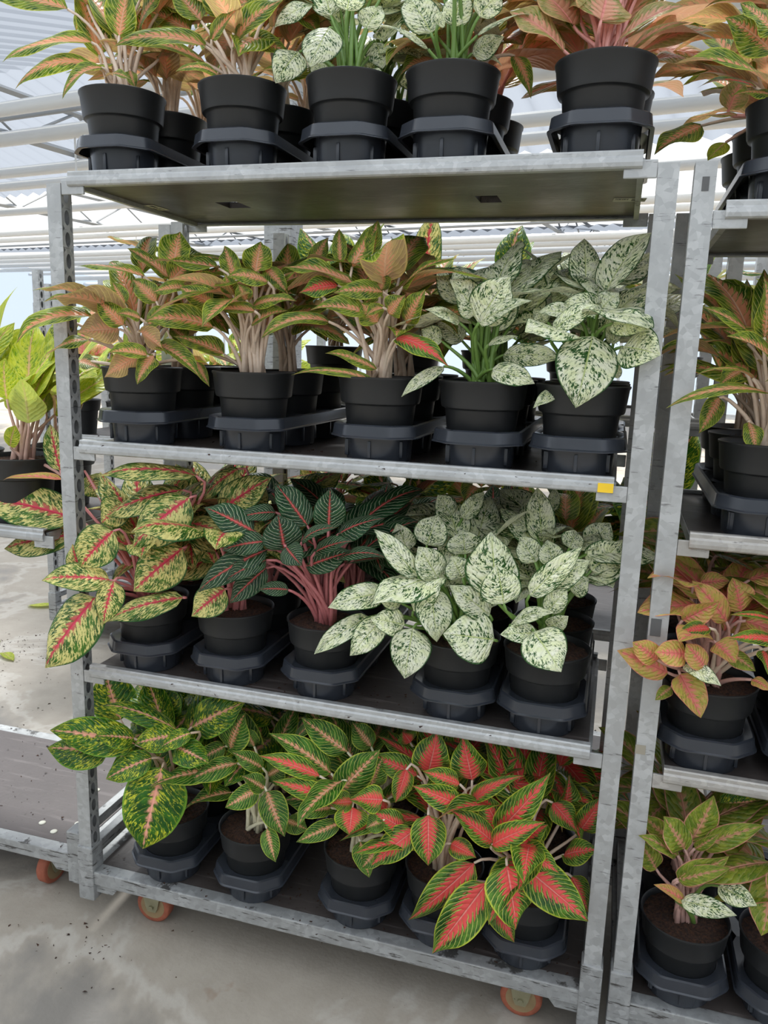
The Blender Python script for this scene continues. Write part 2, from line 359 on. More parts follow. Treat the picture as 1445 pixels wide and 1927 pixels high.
def trolley(ox, oy, label, posts=(1, 1, 1, 1), deck_mat=BOARD, cast=(0, 0, 1.4, .5)):
    """base 1.35 x 0.565 m; posts order: front left, front right, rear left, rear right"""
    t = thing('plant_trolley', (ox, oy, 0), label, 'trolley', 'plant trolleys'); W, D = 1.35, .565
    if not BASEM:
        BASEM['lo'] = MB().box(0, .038, .04, D-.04, .130, .170, .003).mesh('end_rail', METD)
        BASEM['hi'] = MB().box(.006, .03, .04, D-.04, .205, .235, .003).mesh('end_rail', METD)
        BASEM['rail'] = MB().box(.03, W-.03, 0, .038, .132, .172, .003).mesh('base_rail', METD)
        G = []
        for x0, x1, s in ((.046, .115, 1), (W-.115, W-.046, -1)):
            if 1:
                y = 0; m = MB()
                q = [(x0, y, .133), (x1, y, .133), (x1-(.02 if s > 0 else 0), y, .108), (x0+(.02 if s < 0 else 0), y, .108)]
                m.add(q+[(a, b+.005, c) for a, b, c in q], [(0, 1, 2, 3), (7, 6, 5, 4), (0, 4, 5, 1), (1, 5, 6, 2), (2, 6, 7, 3), (3, 7, 4, 0)])
                G.append(m.mesh('gusset', METD))
        BASEM['gus'] = G
        BASEM['sock'] = MB().box(-.0235, .0235, -.0235, .0235, .087, .243, .004).mesh('post_socket', METD)
    for y in (.004, D-.042): link('base_rail', BASEM['rail'], t, (0, y, 0))
    for x in (.005, W-.043): link('end_rail', BASEM['lo'], t, (x, 0, 0)); link('end_rail', BASEM['hi'], t, (x, 0, 0))
    for y in (.012, D-.018):
        for g in BASEM['gus']: link('gusset', g, t, (0, y, 0))
    link('deck', MB().box(.042, W-.042, .042, D-.042, .150, .1715).mesh('deck', deck_mat), t)
    for k, (x, y) in enumerate(((.0225, .0225), (W-.0225, .0225), (.0225, D-.0225), (W-.0225, D-.0225))):
        link('post_socket', BASEM['sock'], t, (x, y, 0))
        if posts[k]:
            link('post', POSTM[1 if k % 2 == 0 else -1], t, (x, y-PWD/2, .24))
    for k, (x, y) in enumerate(((.175, .09), (W-.175, .09), (.175, D-.09), (W-.175, D-.09))):
        c = bpy.data.objects.new('caster', None); COL.objects.link(c); c.parent = t; c.location = (x, y, .05); c.rotation_euler = (0, 0, cast[k])
        for nm, me in zip(('tire', 'hub', 'fork', 'axle'), CAST):
            o = link(nm, me, c)
            if nm in ('tire', 'hub'): o.rotation_euler = (math.pi/2, 0, 0)
    return t
def lip_profile(y, s):
    h = .032; d = .016
    P = [(0, 0), (-.003, .003), (-.004, .010), (-.003, .018), (.0, .022), (.0, h-.003), (.002, h), (d, h), (d, h-.003), (.004, h-.004), (.004, .022), (d, .003), (d, 0)]
    return [(y+s*a, b-h) for a, b in P]
SHM = {}
def shelf(ox, oy, z, label, mat=BOARD, slots=False):
    """a hook-in shelf; z is the top of the lip"""
    t = thing('trolley_shelf', (ox, oy, z), label, 'shelf', 'trolley shelves'); W, D = 1.35, .565
    if not SHM:
        SHM['front'] = MB().extrude_x(lip_profile(.002, 1), .062, W-.068).mesh('front_lip', MET)
        SHM['back'] = MB().extrude_x([(a, b) for a, b in lip_profile(D-.002, -1)][::-1], .062, W-.068).mesh('rear_lip', MET)
        SHM['side'] = MB().box(0, .012, .018, D-.018, -.034, -.012).mesh('end_strip', MET)
        SHM['br'] = MB().box(-.0293, .0293, -.003, .003, -.016, .016, .002).mesh('bracket', MET)
        m = MB(); y0, y1 = .016, D-.016; sx = ((.285, .345), (.93, .98)); ys = (.262, .342)
        m.box(.066, W-.072, y0, ys[0], -.024, -.010); m.box(.066, W-.072, ys[1], y1, -.024, -.010)
        for a, b in ((.066, sx[0][0]), (sx[0][1], sx[1][0]), (sx[1][1], W-.072)): m.box(a, b, ys[0], ys[1], -.024, -.010)
        SHM['slotted'] = m.mesh('board', mat)
    if slots: link('board', SHM['slotted'], t)
    else: link('board', MB().box(.066, W-.072, .016, D-.016, -.024, -.010).mesh('board', mat), t)
    link('front_lip', SHM['front'], t); link('rear_lip', SHM['back'], t); [link('end_strip', SHM['side'], t, (x, 0, 0)) for x in (.064, W-.076)]
    for x in (.0710, W-.0710):
        for y in (.008, D-.008): link('bracket', SHM['br'], t, (x, y, -.033))
    return t
trolley(0, 0, 'galvanized plant trolley with four laden levels in the centre')
RX = 1.368
trolley(RX, 0, 'galvanized plant trolley standing against the central one, cut by the picture edge')
trolley(-1.374, .045, 'empty-decked galvanized trolley with faded brown deck and no corner post', (1, 0, 1, 1), LBOARD, (0, 1.5, .2, 1))
HS = {'top': 1.924, 'second': 1.327, 'third': .761}
for k, z in HS.items():
    s = shelf(0, 0, z, {'top': 'uppermost shelf of the central trolley, dark underside showing', 'second': 'second shelf of the central trolley with yellow tape on its lip', 'third': 'third shelf of the central trolley with rusty lip end'}[k], slots=(k == 'top'))
    if k == 'top':
        for x, y, a in ((.088, .31, 1.5), (1.262, .34, .1)):
            st = link('sticker', MB().box(-.035, .035, -.02, .02, -.0006, 0).mesh('sticker', PAPER), s, (x, y, -.0246)); st.rotation_euler = (0, 0, a)
            st['label'] = 'printed paper sticker with barcode'
            m = MB()
            for j in range(8): m.box(-.030+j*.0035, -.0285+j*.0035+(j % 3)*.0005, -.014, -.002, -.0009, -.0006)
            for j in range(3): m.box(.004, .028-j*.004, -.012+j*.009, -.008+j*.009, -.0009, -.0006)
            link('barcode', m.mesh('barcode', INK), st)
    if k == 'second':
        link('tape', MB().box(1.252, 1.2815, -.0035, .004, -.030, -.012).mesh('tape', YEL), s)['label'] = 'scrap of yellow tape'
for nm, z in (('upper', 1.835), ('middle', 1.232), ('lower', .738)):
    s = shelf(RX, 0, z, nm+' shelf of the trolley cut by the picture edge')
    if nm != 'upper':
        for o in s.children:
            if o.name.startswith(('front_lip', 'bracket')): o.material_slots[0].link = 'OBJECT'; o.material_slots[0].material = RUSTY
def patch(px, py, w2, h2, mat, lab, off=0):
    tr = [o for o in bpy.data.objects if o.name.startswith('plant_trolley')][1 if px > 1195 else 0]
    q = pix(px, py, 0); o = link('tape_patch', MB().box(-w2, w2, -.0008, 0, -h2, h2).mesh('tape_patch', mat), tr, (q[0]-tr.location.x, .0038, q[2])); o['label'] = lab
BEIGE = plain('beige_patch', (.30, .27, .21), .7); SMUDGE = plain('dark_smudge', (.09, .09, .09), .6)
patch(1234, 1182, .010, .018, SMUDGE, 'black tape patch'); patch(1328, 345, .006, .012, SMUDGE, 'black smudge'); patch(1205, 1412, .010, .010, BEIGE, 'beige paper patch')
shelf(-1.374, .045, 1.085, 'shelf above the empty faded brown deck')

# ------------------------------------------------------------------ pots and trays
def pot_mesh():
    m = MB().lathe([(.062, .004), (.066, .002), (.0775, .116), (.080, .119), (.0855, .121), (.0872, .125), (.0925, .170), (.0945, .172), (.0950, .176), (.0925, .1772), (.0900, .174), (.0885, .150)], 40)
    me = m.mesh('pot', POT, True); autosmooth(me, 40); return me
POTM = pot_mesh()
def soil_mesh(seed):
    r = random.Random(seed); vs = []; fs = []; R, S = 8, 26
    for i in range(R+1):
        for j in range(S):
            a = j*2*math.pi/S; q = .0895*i/R
            vs.append((q*math.cos(a), q*math.sin(a), .162+r.uniform(-.003, .0035)+.006*(1-i/R)))
    fs = [(i*S+j, (i+1)*S+j, (i+1)*S+(j+1) % S, i*S+(j+1) % S) for i in range(R) for j in range(S)]
    m = MB().add(vs, fs)
    for _ in range(26):       # bark crumbs
        a, q, s = r.uniform(0, 6.28), .084*math.sqrt(r.random()), r.uniform(.002, .0055)
        x, y = q*math.cos(a), q*math.sin(a); z = .166
        c = [(x+s*r.uniform(-1, 1), y+s*r.uniform(-1, 1), z+s*r.uniform(-.5, .9)) for _ in range(4)]
        m.add(c, [(0, 1, 2), (0, 2, 3), (0, 3, 1), (1, 3, 2)])
    return m.mesh('soil', SOIL)
SOILM = [soil_mesh(k) for k in range(5)]
TW, TP = .094, .190          # half width, pot pitch
def tray_meshes(n):
    y0, y1 = -.094, (n-1)*TP+.094; ch = .045
    def outline(e):
        x = TW+e; a, b = y0-e, y1+e; c = ch+.4*e
        P = [(-x+c, a), (x-c, a), (x, a+c), (x, b-c), (x-c, b), (-x+c, b), (-x, b-c), (-x, a+c)]
        Q = []
        for i in range(8):       # soften the corners
            p0, p, p2 = (np.array(P[i-1]), np.array(P[i]), np.array(P[(i+1) % 8]))
            for k in range(4):
                s = k/3; rr = .012; u = p+(p0-p)/np.linalg.norm(p0-p)*rr; v = p+(p2-p)/np.linalg.norm(p2-p)*rr
                Q.append((1-s)**2*u+2*s*(1-s)*p+s*s*v)
        return Q
    m = MB(); rings = []
    for e, z in ((-.006, .084), (-.002, .0815), (.001, .060), (.004, .0575), (.004, .0555), (-.004, .0555)):
        rings.append([(q[0], q[1], z) for q in outline(e)])
    N = len(rings[0])
    m.add([v for r in rings for v in r], [(i*N+j, (i+1)*N+j, (i+1)*N+(j+1) % N, i*N+(j+1) % N) for i in range(len(rings)-1) for j in range(N)])
    x = TW-.006
    for k in range(n):           # top plate with a round opening for every pot
        cy = k*TP; lo = -.088 if k == 0 else -TP/2; hi = .088 if k == n-1 else TP/2; out = []; inn = []
        S = 32
        for j in range(S):
            a = (j+.5)*2*math.pi/S; ca, sa = math.cos(a), math.sin(a)
            q = max(abs(ca)/x, (sa/hi if sa > 0 else sa/lo))
            px, py = ca/q, sa/q
            if (k == 0 and py < 0) or (k == n-1 and py > 0):
                over = abs(px)+abs(py)-(x+.088-ch+.002)
                if over > 0: f = (x+.088-ch+.002)/(abs(px)+abs(py)); px *= f; py *= f
            out.append((px, cy+py, .084)); inn.append((.0765*ca, cy+.0765*sa, .081))
        m.add(out+inn, [(j, (j+1) % S, S+(j+1) % S, S+j) for j in range(S)])
    rim = m.mesh('rim', TRAY, True); autosmooth(rim, 28)
    prof = [(.060, 0), (.0695, .001), (.0715, .006), (.0765, .081), (.0745, .081), (.0690, .006), (.002, .004)]
    cup = MB().lathe(prof, 36)
    for a in (-1.57, -.6, -2.55, 3.8, .7): cx, cy = .0750*math.cos(a), .0750*math.sin(a); cup.box(cx-.0035, cx+.0035, cy-.0025, cy+.0025, .0125, .048, .0015)
    cm = cup.mesh('cup', TRAY, True); autosmooth(cm, 40)
    return rim, cm
TRM = {n: tray_meshes(n) for n in (2, 3)}
def tray(x, y, z, n, label, group):
    t = thing('pot_tray', (x, y, z), label, 'tray', group)
    link('rim', TRM[n][0], t)
    for k in range(n): link('cup', TRM[n][1], t, (0, k*TP, 0))
    return t

# ------------------------------------------------------------------ leaves
GS, GU = 15, 9
_s = np.linspace(0, 1, GS); _u = np.linspace(-1, 1, GU)
LFACES = [(i*GU+j, i*GU+j+1, (i+1)*GU+j+1, (i+1)*GU+j) for i in range(GS-1) for j in range(GU-1)]
LUV = np.array([((_u[v % GU]+1)/2, _s[v//GU]) for f in LFACES for v in f]).ravel()
def unit(v): v = np.asarray(v, float); return v/(np.linalg.norm(v)+1e-12)
def leaf_geo(B, T, W, nrm, arch, fold, curl, wave, twist, shape, r, hook=0.):
    B, T, nrm = np.asarray(B, float), np.asarray(T, float), unit(nrm)
    ax = T-B; L = np.linalg.norm(ax); ax = ax/L
    n0 = unit(nrm-ax*(nrm@ax)); C = B+ax*L*.48+n0*arch*L
    s = _s[:, None]
    P = (1-s)**2*B+2*s*(1-s)*C+s**2*T
    P = P+n0*(-hook*L*np.clip(s-.72, 0, 1)**2*4)
    D = np.gradient(P, axis=0); D /= np.linalg.norm(D, axis=1)[:, None]
    ph = r.uniform(0, 6.28); ph2 = r.uniform(0, 6.28); k = r.uniform(5, 9)
    verts = []
    pk = (shape[0]/(shape[0]+shape[1]))
    mx = pk**shape[0]*(1-pk)**shape[1]
    for i in range(GS):
        t = D[i]; n = unit(n0-t*(n0@t)); b = np.cross(t, n); th = twist*_s[i]
        n, b = n*math.cos(th)-b*math.sin(th), b*math.cos(th)+n*math.sin(th)
        sv = _s[i]; w = W/2*(sv**shape[0]*(1-sv)**shape[1])/mx*(1-.45*max(0, (sv-.72)/.28)**1.5)
        if i == 0: w = W*.02
        if i == GS-1: w = W*.004
        for u in _u:
            au = abs(u); q = ph if u > 0 else ph2
            off = w*(fold*au-curl*au*au)+wave*W*au*au*math.sin(k*sv+q)*min(1, 4*(1-sv))
            verts.append(P[i]+b*(u*w*(1-.18*abs(fold)-.12*abs(curl)))+n*off)
    return np.array(verts)
def leaf_mesh(verts, mat):
    me = bpy.data.meshes.new('leaf'); me.from_pydata(verts.tolist(), [], LFACES)
    me.polygons.foreach_set('use_smooth', [True]*len(LFACES))
    me.uv_layers.new(name='UVMap').data.foreach_set('uv', LUV); me.materials.append(mat); return me
VAR = {  # description, leaf length, width ratio, outline powers, fold, curl, wave
 'salmon': ('salmon and green', .21, .46, (.52, .88), .42, .30, .13),
 'white': ('white speckled green', .165, .66, (.47, .74), .28, .32, .06),
 'blush': ('dusty pink', .22, .58, (.50, .78), .30, .28, .07),
 'valentine': ('red-ribbed mottled', .21, .55, (.48, .76), .24, .38, .07),
 'pearl': ('dark silver-veined', .18, .50, (.50, .80), .34, .32, .08),
 'mottled': ('green and yellow mottled', .20, .60, (.46, .70), .20, .38, .06),
 'lime': ('green lime-veined', .18, .50, (.50, .84), .34, .32, .10),
 'red': ('red-hearted green', .19, .48, (.50, .88), .36, .28, .11),
 'coral': ('coral and olive', .14, .66, (.45, .68), .36, .28, .09),
 'olive': ('olive pink-edged', .17, .54, (.48, .74), .34, .28, .07),
 'yellow': ('bright lime', .21, .60, (.48, .74), .28, .28, .07),
}
ZT = {1: (0, 0, 1445/720), 2: (700, 0, 1445/745), 3: (0, 400, 1445/720), 4: (700, 400, 1445/745), 5: (0, 820, 1445/720), 6: (700, 820, 1445/745),
      7: (0, 1240, 1445/720), 8: (700, 1320, 1445/745), 9: (1200, 440, 761/245), 10: (1150, 1020, 1184/295), 11: (1100, 1440, 1365/345), 12: (0, 660, 1253/260)}
FACE = {'f': (0, .30, 1), 'u': (0, .82, .60), 'm': (0, .60, .85), 'l': (-.6, .6, .6), 'r': (.6, .6, .6), 'b': (0, .65, -.8)}
NLEAF = [0]
def add_leaf(plant, kind, root, B, T, W, nrm, arch, r, soilz, merge=False, stem=True):
    v = VAR[kind]
    verts = leaf_geo(B, T, W, nrm, arch, v[4]*r.uniform(.5, 1.4), v[5]*r.uniform(.4, 1.3), v[6]*r.uniform(.4, 1.3), r.uniform(-.55, .55), v[3], r, r.uniform(0, .22))
    o = np.array(plant.location)
    lf = link('leaf', leaf_mesh(verts-o, LEAF[kind]), plant); NLEAF[0] += 1
    if not stem: return lf
    B = np.asarray(B, float); ax = unit(verts[3*GU+GU//2]-B)
    s0 = np.array([root[0]+r.uniform(-.022, .022), root[1]+r.uniform(-.022, .022), soilz-.004])
    d = B-s0; dist = np.linalg.norm(d)
    c1 = s0+np.array([d[0]*.20, d[1]*.20, max(.03, abs(d[2])*.55)]); c2 = B-ax*dist*.22+np.array([0, 0, -.005])
    pts = []; rad = []
    for k in range(8):
        s = k/7; pts.append((1-s)**3*s0+3*s*(1-s)**2*c1+3*s*s*(1-s)*c2+s**3*B-o); rad.append(.0064-.0036*s**.7)
    m = MB().tube(pts, rad, 7)
    link('petiole', m.mesh('petiole', STEM[kind], True), lf)
    return lf
PLANTS = []
def plant(kind, x, y, z, label, group, heroes=(), nfill=9, seed=0, zmax=None, back=True, scale=1., fillscale=1., upright=.5, pscale=1., stems=True):
    """potted plant standing at (x,y,z); heroes are leaves read off the photograph, the rest fill in"""
    p = thing('potted_aglaonema', (x, y, z), label, 'potted plant', group); r = random.Random(seed*31+5)
    po = link('pot', POTM, p); so = link('soil', SOILM[seed % 5], p)
    for q in (po, so): q.rotation_euler = (0, 0, r.uniform(0, 6)); q.scale = (pscale,)*3
    soilz = z+.163*pscale; v = VAR[kind]; root = (x, y)
    for h in heroes:
        zi, bx, by, tx, ty, wd = h[:6]; fc = h[6] if len(h) > 6 else 'm'
        ox, oy, sc = ZT[zi]
        dyb = h[7] if len(h) > 7 else (-.03 if fc != 'b' else 0.)
        dyt = h[8] if len(h) > 8 else {'f': -.10, 'u': -.07, 'm': -.09, 'b': -.03}.get(fc, -.07)
        arch = h[9] if len(h) > 9 else {'f': .10, 'u': .20, 'm': .15, 'b': .08}.get(fc, .12)
        kd = h[10] if len(h) > 10 else kind
        B = pix(ox+bx/sc, oy+by/sc, y+dyb); T = pix(ox+tx/sc, oy+ty/sc, y+dyt)
        W = wd/sc*depth((B+T)/2)/FPX*1.28
        f = FACE[fc]; n = RGT*f[0]+np.array([0, 0, 1])*f[1]-FWD*f[2]
        n = n+np.array([r.uniform(-.15, .15) for _ in range(3)])
        add_leaf(p, kd, root, B, T, W, n, arch, r, soilz)
    for k in range(nfill):
        az = (r.uniform(.15, math.pi-.15) if back and r.random() < .72 else r.uniform(0, 2*math.pi))
        el = math.radians(r.uniform(-15, 70)*upright*2*.7+8)
        if math.sin(az) < .1: el = min(el, math.radians(r.uniform(-25, 18)))
        L = v[1]*r.uniform(.75, 1.1)*scale*fillscale; hb = r.uniform(.10, .24)*scale; rb = r.uniform(.025, .09)
        d = np.array([math.cos(az), math.sin(az), 0])
        B = np.array([x, y, soilz+hb])+d*rb
        T = B+L*(d*math.cos(el)+np.array([0, 0, math.sin(el)]))
        if zmax:
            top = max(B[2], T[2])+.045
            if top > zmax: B[2] -= top-zmax; T[2] -= top-zmax
            B[2] = max(B[2], soilz+.03)
        n = np.array([0, 0, 1])*math.cos(el)-d*math.sin(el)+np.array([r.uniform(-.3, .3), r.uniform(-.45, .1), r.uniform(0, .2)])
        add_leaf(p, kind, root, B, T, L*v[2]*r.uniform(.85, 1.15), n, r.uniform(.06, .22), r, soilz, stem=stems)
    PLANTS.append(p); return p
H = {}
# ---- leaves read off the photograph: (crop, base x,y, tip x,y, visible width, facing[, depth of base, of tip, arch, kind])
H['T1'] = [(1, 345, 160, 8, 235, 75, 'f', -.02, -.07, .22), (1, 335, 240, 55, 335, 62, 'f', -.02, -.08, .33), (1, 385, 255, 230, 365, 65, 'm', -.04, -.1, .28), (1, 255, 35, -60, -25, 95, 'f', -.02, -.05, .1),
  (1, 320, 40, 285, 115, 40, 'm', .06, .04), (1, 450, 135, 490, -60, 115, 'f', -.02, 0, .05), (1, 400, 290, 495, 300, 38, 'm', -.04, -.09), (1, 490, 265, 512, 335, 36, 'm', 0, -.02), (1, 330, 20, 290, -120, 80, 'f', 0, .04), (1, 380, 60, 370, -110, 80, 'f', .05, .1), (1, 520, 120, 610, -30, 90, 'm', .02, .0)]
H['T2'] = [(1, 775, 175, 430, 165, 82, 'f', -.03, -.08, .22), (1, 775, 235, 485, 160, 55, 'f', 0, -.02, .2), (1, 825, 285, 665, 265, 60, 'm', -.04, -.1, .28), (1, 800, 150, 935, 5, 60, 'f', -.05, -.07), (1, 880, 180, 1070, -5, 100, 'f', -.02, -.06, .2),
  (1, 935, 150, 1095, 200, 70, 'f', .02, .02), (1, 930, 300, 1065, 262, 62, 'm', 0, -.02), (1, 760, 80, 640, -50, 105, 'f', 0, 0), (1, 830, 60, 820, -120, 110, 'f', 0, .03), (1, 900, 90, 960, -90, 110, 'f', .02, .02), (1, 720, 120, 560, 40, 80, 'f', .05, .06)]
H['T3'] = [(1, 1245, 105, 1170, 250, 135, 'f', -.05, -.1), (1, 1130, 195, 1040, 310, 110, 'f', -.0, -.05), (1, 1180, 20, 1035, 100, 80, 'm', 0, -.03), (1, 1310, 40, 1335, -70, 105, 'f', -.03, -.02), (1, 1395, 265, 1442, 335, 55, 'm', .0, -.04), (1, 1380, 110, 1440, 20, 90, 'f', 0, .02),
  (1, 1250, 60, 1215, -60, 100, 'f', 0, .02), (1, 1420, 160, 1445, 260, 90, 'm', .06, .04), (1, 1200, 230, 1230, 300, 70, 'f', .04, .02)]
H['T4'] = [(2, 205, 180, 15, 90, 70, 'u', -.04, -.08), (2, 215, 120, 130, -15, 125, 'f', -.03, 0), (2, 385, 130, 585, 45, 78, 'm', -.03, -.05), (2, 365, 195, 482, 130, 90, 'f', 0, 0), (2, 345, 205, 475, 232, 52, 'm', .03, .0), (2, 300, 95, 330, -40, 95, 'f', -.02, 0), (2, 390, 60, 470, -30, 95, 'f', -.02, 0), (2, 240, 90, 270, 40, 60, 'f', -.05, -.06),
  (2, 520, 205, 582, 350, 55, 'm', .12, .08, .2, 'salmon'), (2, 225, 215, 100, 272, 82, 'm', .1, .06, .2, 'salmon')]
H['T5'] = [(2, 700, 185, 505, 40, 165, 'u', -.03, -.05, .12), (2, 735, 95, 600, -40, 165, 'u', 0, .02, .1), (2, 835, 75, 870, -70, 180, 'f', -.05, -.02, .05), (2, 895, 155, 1135, 15, 125, 'u', -.03, -.06, .15), (2, 940, 185, 1158, 75, 58, 'u', .03, .02), (2, 960, 205, 1262, 108, 105, 'u', .15, .14), (2, 760, 60, 740, -90, 150, 'f', .03, .06), (2, 990, 235, 1160, 215, 90, 'u', .17, .15)]
H['S1'] = [(3, 345, 395, 55, 480, 92, 'u', -.07, -.16, .28), (3, 395, 352, 165, 325, 62, 'u', -.06, -.15, .16), (3, 335, 480, 145, 565, 60, 'm', -.07, -.16, .25), (3, 450, 440, 292, 452, 115, 'b', -.09, -.13, .05), (3, 515, 545, 392, 620, 88, 'b', -.09, -.14, .05), (3, 555, 540, 405, 528, 72, 'm', -.1, -.14, .2),
  (3, 530, 450, 636, 535, 82, 'b', -.08, -.11, .05), (3, 580, 540, 515, 645, 72, 'f', -.09, -.13), (3, 600, 500, 757, 618, 78, 'm', -.06, -.1, .2), (3, 740, 565, 790, 655, 38, 'f', -.03, -.06), (3, 470, 345, 425, 262, 60, 'f', -.06, -.06), (3, 545, 242, 285, 195, 60, 'u', -.02, -.06, .12), (3, 640, 245, 480, 133, 70, 'u', .0, -.02, .1),
  (3, 655, 208, 680, 72, 112, 'f', -.0, .02), (3, 465, 425, 365, 325, 78, 'f', -.1, -.12), (3, 590, 335, 500, 250, 75, 'f', -.05, -.05), (3, 640, 265, 745, 165, 85, 'f', .0, .0), (3, 700, 285, 575, 300, 62, 'm', -.03, -.07), (3, 240, 420, 215, 500, 80, 'm', -.05, -.08), (3, 530, 400, 440, 380, 60, 'm', -.1, -.13), (3, 300, 560, 380, 590, 60, 'f', .05, .02), (3, 560, 420, 640, 360, 70, 'f', -.05, -.05)]
H['S2'] = [(3, 805, 432, 545, 400, 90, 'm', -.06, -.12, .2), (3, 800, 345, 678, 282, 75, 'f', -.05, -.07), (3, 890, 255, 845, 120, 68, 'f', -.0, .02), (3, 965, 225, 985, 108, 100, 'f', 0, .02), (3, 1010, 262, 860, 236, 72, 'm', -.04, -.09, .2), (3, 960, 372, 800, 372, 62, 'm', -.07, -.11), (3, 960, 352, 1118, 330, 66, 'm', -.04, -.07), (3, 950, 425, 1085, 368, 62, 'm', -.05, -.06),
  (3, 845, 535, 655, 465, 82, 'm', .0, -.03), (3, 830, 262, 715, 270, 70, 'f', -.02, -.04), (3, 880, 310, 850, 235, 60, 'f', -.06, -.08), (3, 1000, 210, 1090, 310, 60, 'm', .02, .0), (3, 760, 250, 740, 170, 80, 'f', .04, .06), (3, 930, 330, 900, 270, 60, 'f', -.07, -.08), (3, 700, 480, 640, 430, 70, 'f', .04, .03)]
H['S3'] = [(3, 1240, 412, 985, 465, 82, 'u', -.07, -.14, .28), (3, 1330, 265, 1065, 205, 88, 'u', -.03, -.08, .15), (3, 1275, 275, 1128, 302, 82, 'f', -.05, -.08, .1, 'red'), (3, 1390, 385, 1170, 360, 72, 'm', -.07, -.12, .2), (3, 1330, 205, 1432, 38, 90, 'f', .0, .02), (3, 1285, 190, 1280, 58, 52, 'f', 0, .02), (3, 1180, 205, 1238, 93, 62, 'f', .05, .05),
  (3, 1420, 592, 1230, 525, 48, 'm', -.04, -.08), (3, 1415, 642, 1100, 610, 48, 'u', -.05, -.1, .22), (3, 1445, 300, 1260, 300, 75, 'm', -.05, -.1), (3, 1445, 360, 1380, 390, 60, 'm', -.08, -.1),
  (4, 110, 275, 302, 163, 90, 'u', -.02, -.03, .2), (4, 125, 405, 192, 280, 80, 'f', -.06, -.07), (4, 62, 235, 85, 100, 72, 'f', -.02, 0), (4, 90, 460, 280, 562, 80, 'm', -.06, -.12, .25, 'red'), (4, 30, 285, 48, 195, 60, 'f', -.04, -.04), (4, 180, 235, 430, 242, 52, 'm', .1, .1, .2, 'pearl'), (4, 0, 150, 20, 25, 60, 'f', 0, .02), (4, 20, 400, -40, 330, 90, 'f', -.07, -.08), (4, 60, 370, 120, 300, 80, 'f', -.07, -.08)]
H['S4'] = [(4, 385, 372, 285, 243, 128, 'f', -.04, -.06), (4, 388, 402, 502, 235, 138, 'f', -.05, -.06), (4, 392, 402, 582, 318, 82, 'm', -.06, -.09), (4, 320, 402, 195, 350, 58, 'm', -.05, -.09), (4, 255, 470, 180, 425, 75, 'f', -.02, -.03), (4, 440, 572, 592, 622, 82, 'f', -.05, -.1), (4, 480, 520, 692, 530, 82, 'f', .02, -.02), (4, 262, 562, 105, 668, 50, 'm', -.05, -.1), (4, 425, 482, 532, 450, 46, 'm', -.06, -.08),
  (4, 330, 470, 240, 400, 80, 'f', .03, .03), (4, 330, 330, 240, 200, 90, 'f', .06, .08)]
H['S5'] = [(4, 805, 452, 745, 708, 200, 'f', -.09, -.14, .08), (4, 878, 405, 1012, 425, 105, 'f', -.09, -.12), (4, 915, 490, 1052, 520, 148, 'f', -.08, -.12), (4, 660, 432, 817, 332, 82, 'm', -.07, -.09), (4, 875, 598, 905, 555, 45, 'f', -.08, -.09), (4, 740, 375, 608, 362, 62, 'm', -.03, -.06), (4, 850, 370, 690, 335, 90, 'm', .0, -.03), (4, 880, 480, 870, 350, 60, 'f', -.05, -.06),
  (4, 690, 640, 590, 707, 52, 'm', -.04, -.1), (4, 640, 400, 590, 350, 60, 'f', .0, 0), (4, 830, 360, 900, 290, 90, 'm', -.0, -.0)]
H['C1'] = [(5, 360, 612, 160, 878, 192, 'f', -.12, -.19, .1), (5, 280, 312, -70, 235, 155, 'm', .02, .0, .1), (5, 285, 375, 12, 425, 120, 'm', .02, 0, .12), (5, 740, 150, 372, 150, 85, 'u', -.04, -.1, .2), (5, 715, 235, 490, 427, 170, 'f', -.07, -.13, .15), (5, 428, 360, 300, 495, 140, 'f', -.1, -.14), (5, 415, 545, 155, 540, 100, 'm', -.11, -.18, .15), (5, 430, 550, 388, 713, 100, 'f', -.12, -.15),
  (5, 690, 612, 395, 700, 100, 'm', -.09, -.14, .2), (5, 690, 425, 502, 588, 152, 'f', -.07, -.11), (5, 590, 425, 702, 340, 85, 'f', -.03, -.04), (5, 310, 525, 272, 412, 80, 'f', -.1, -.12), (5, 690, 205, 395, 300, 125, 'm', -.02, -.08, .15), (12, 545, 1085, 455, 665, 165, 'f', .0, .03), (5, 330, 150, 380, 235, 90, 'f', .1, .1), (5, 470, 260, 380, 330, 110, 'f', -.03, -.06)]
H['C2'] = [(5, 830, 287, 1022, 158, 130, 'f', .02, .02), (5, 850, 580, 722, 682, 112, 'f', -.08, -.12), (5, 900, 125, 765, 240, 85, 'm', .05, .05), (5, 800, 440, 700, 330, 80, 'f', .03, .03)]
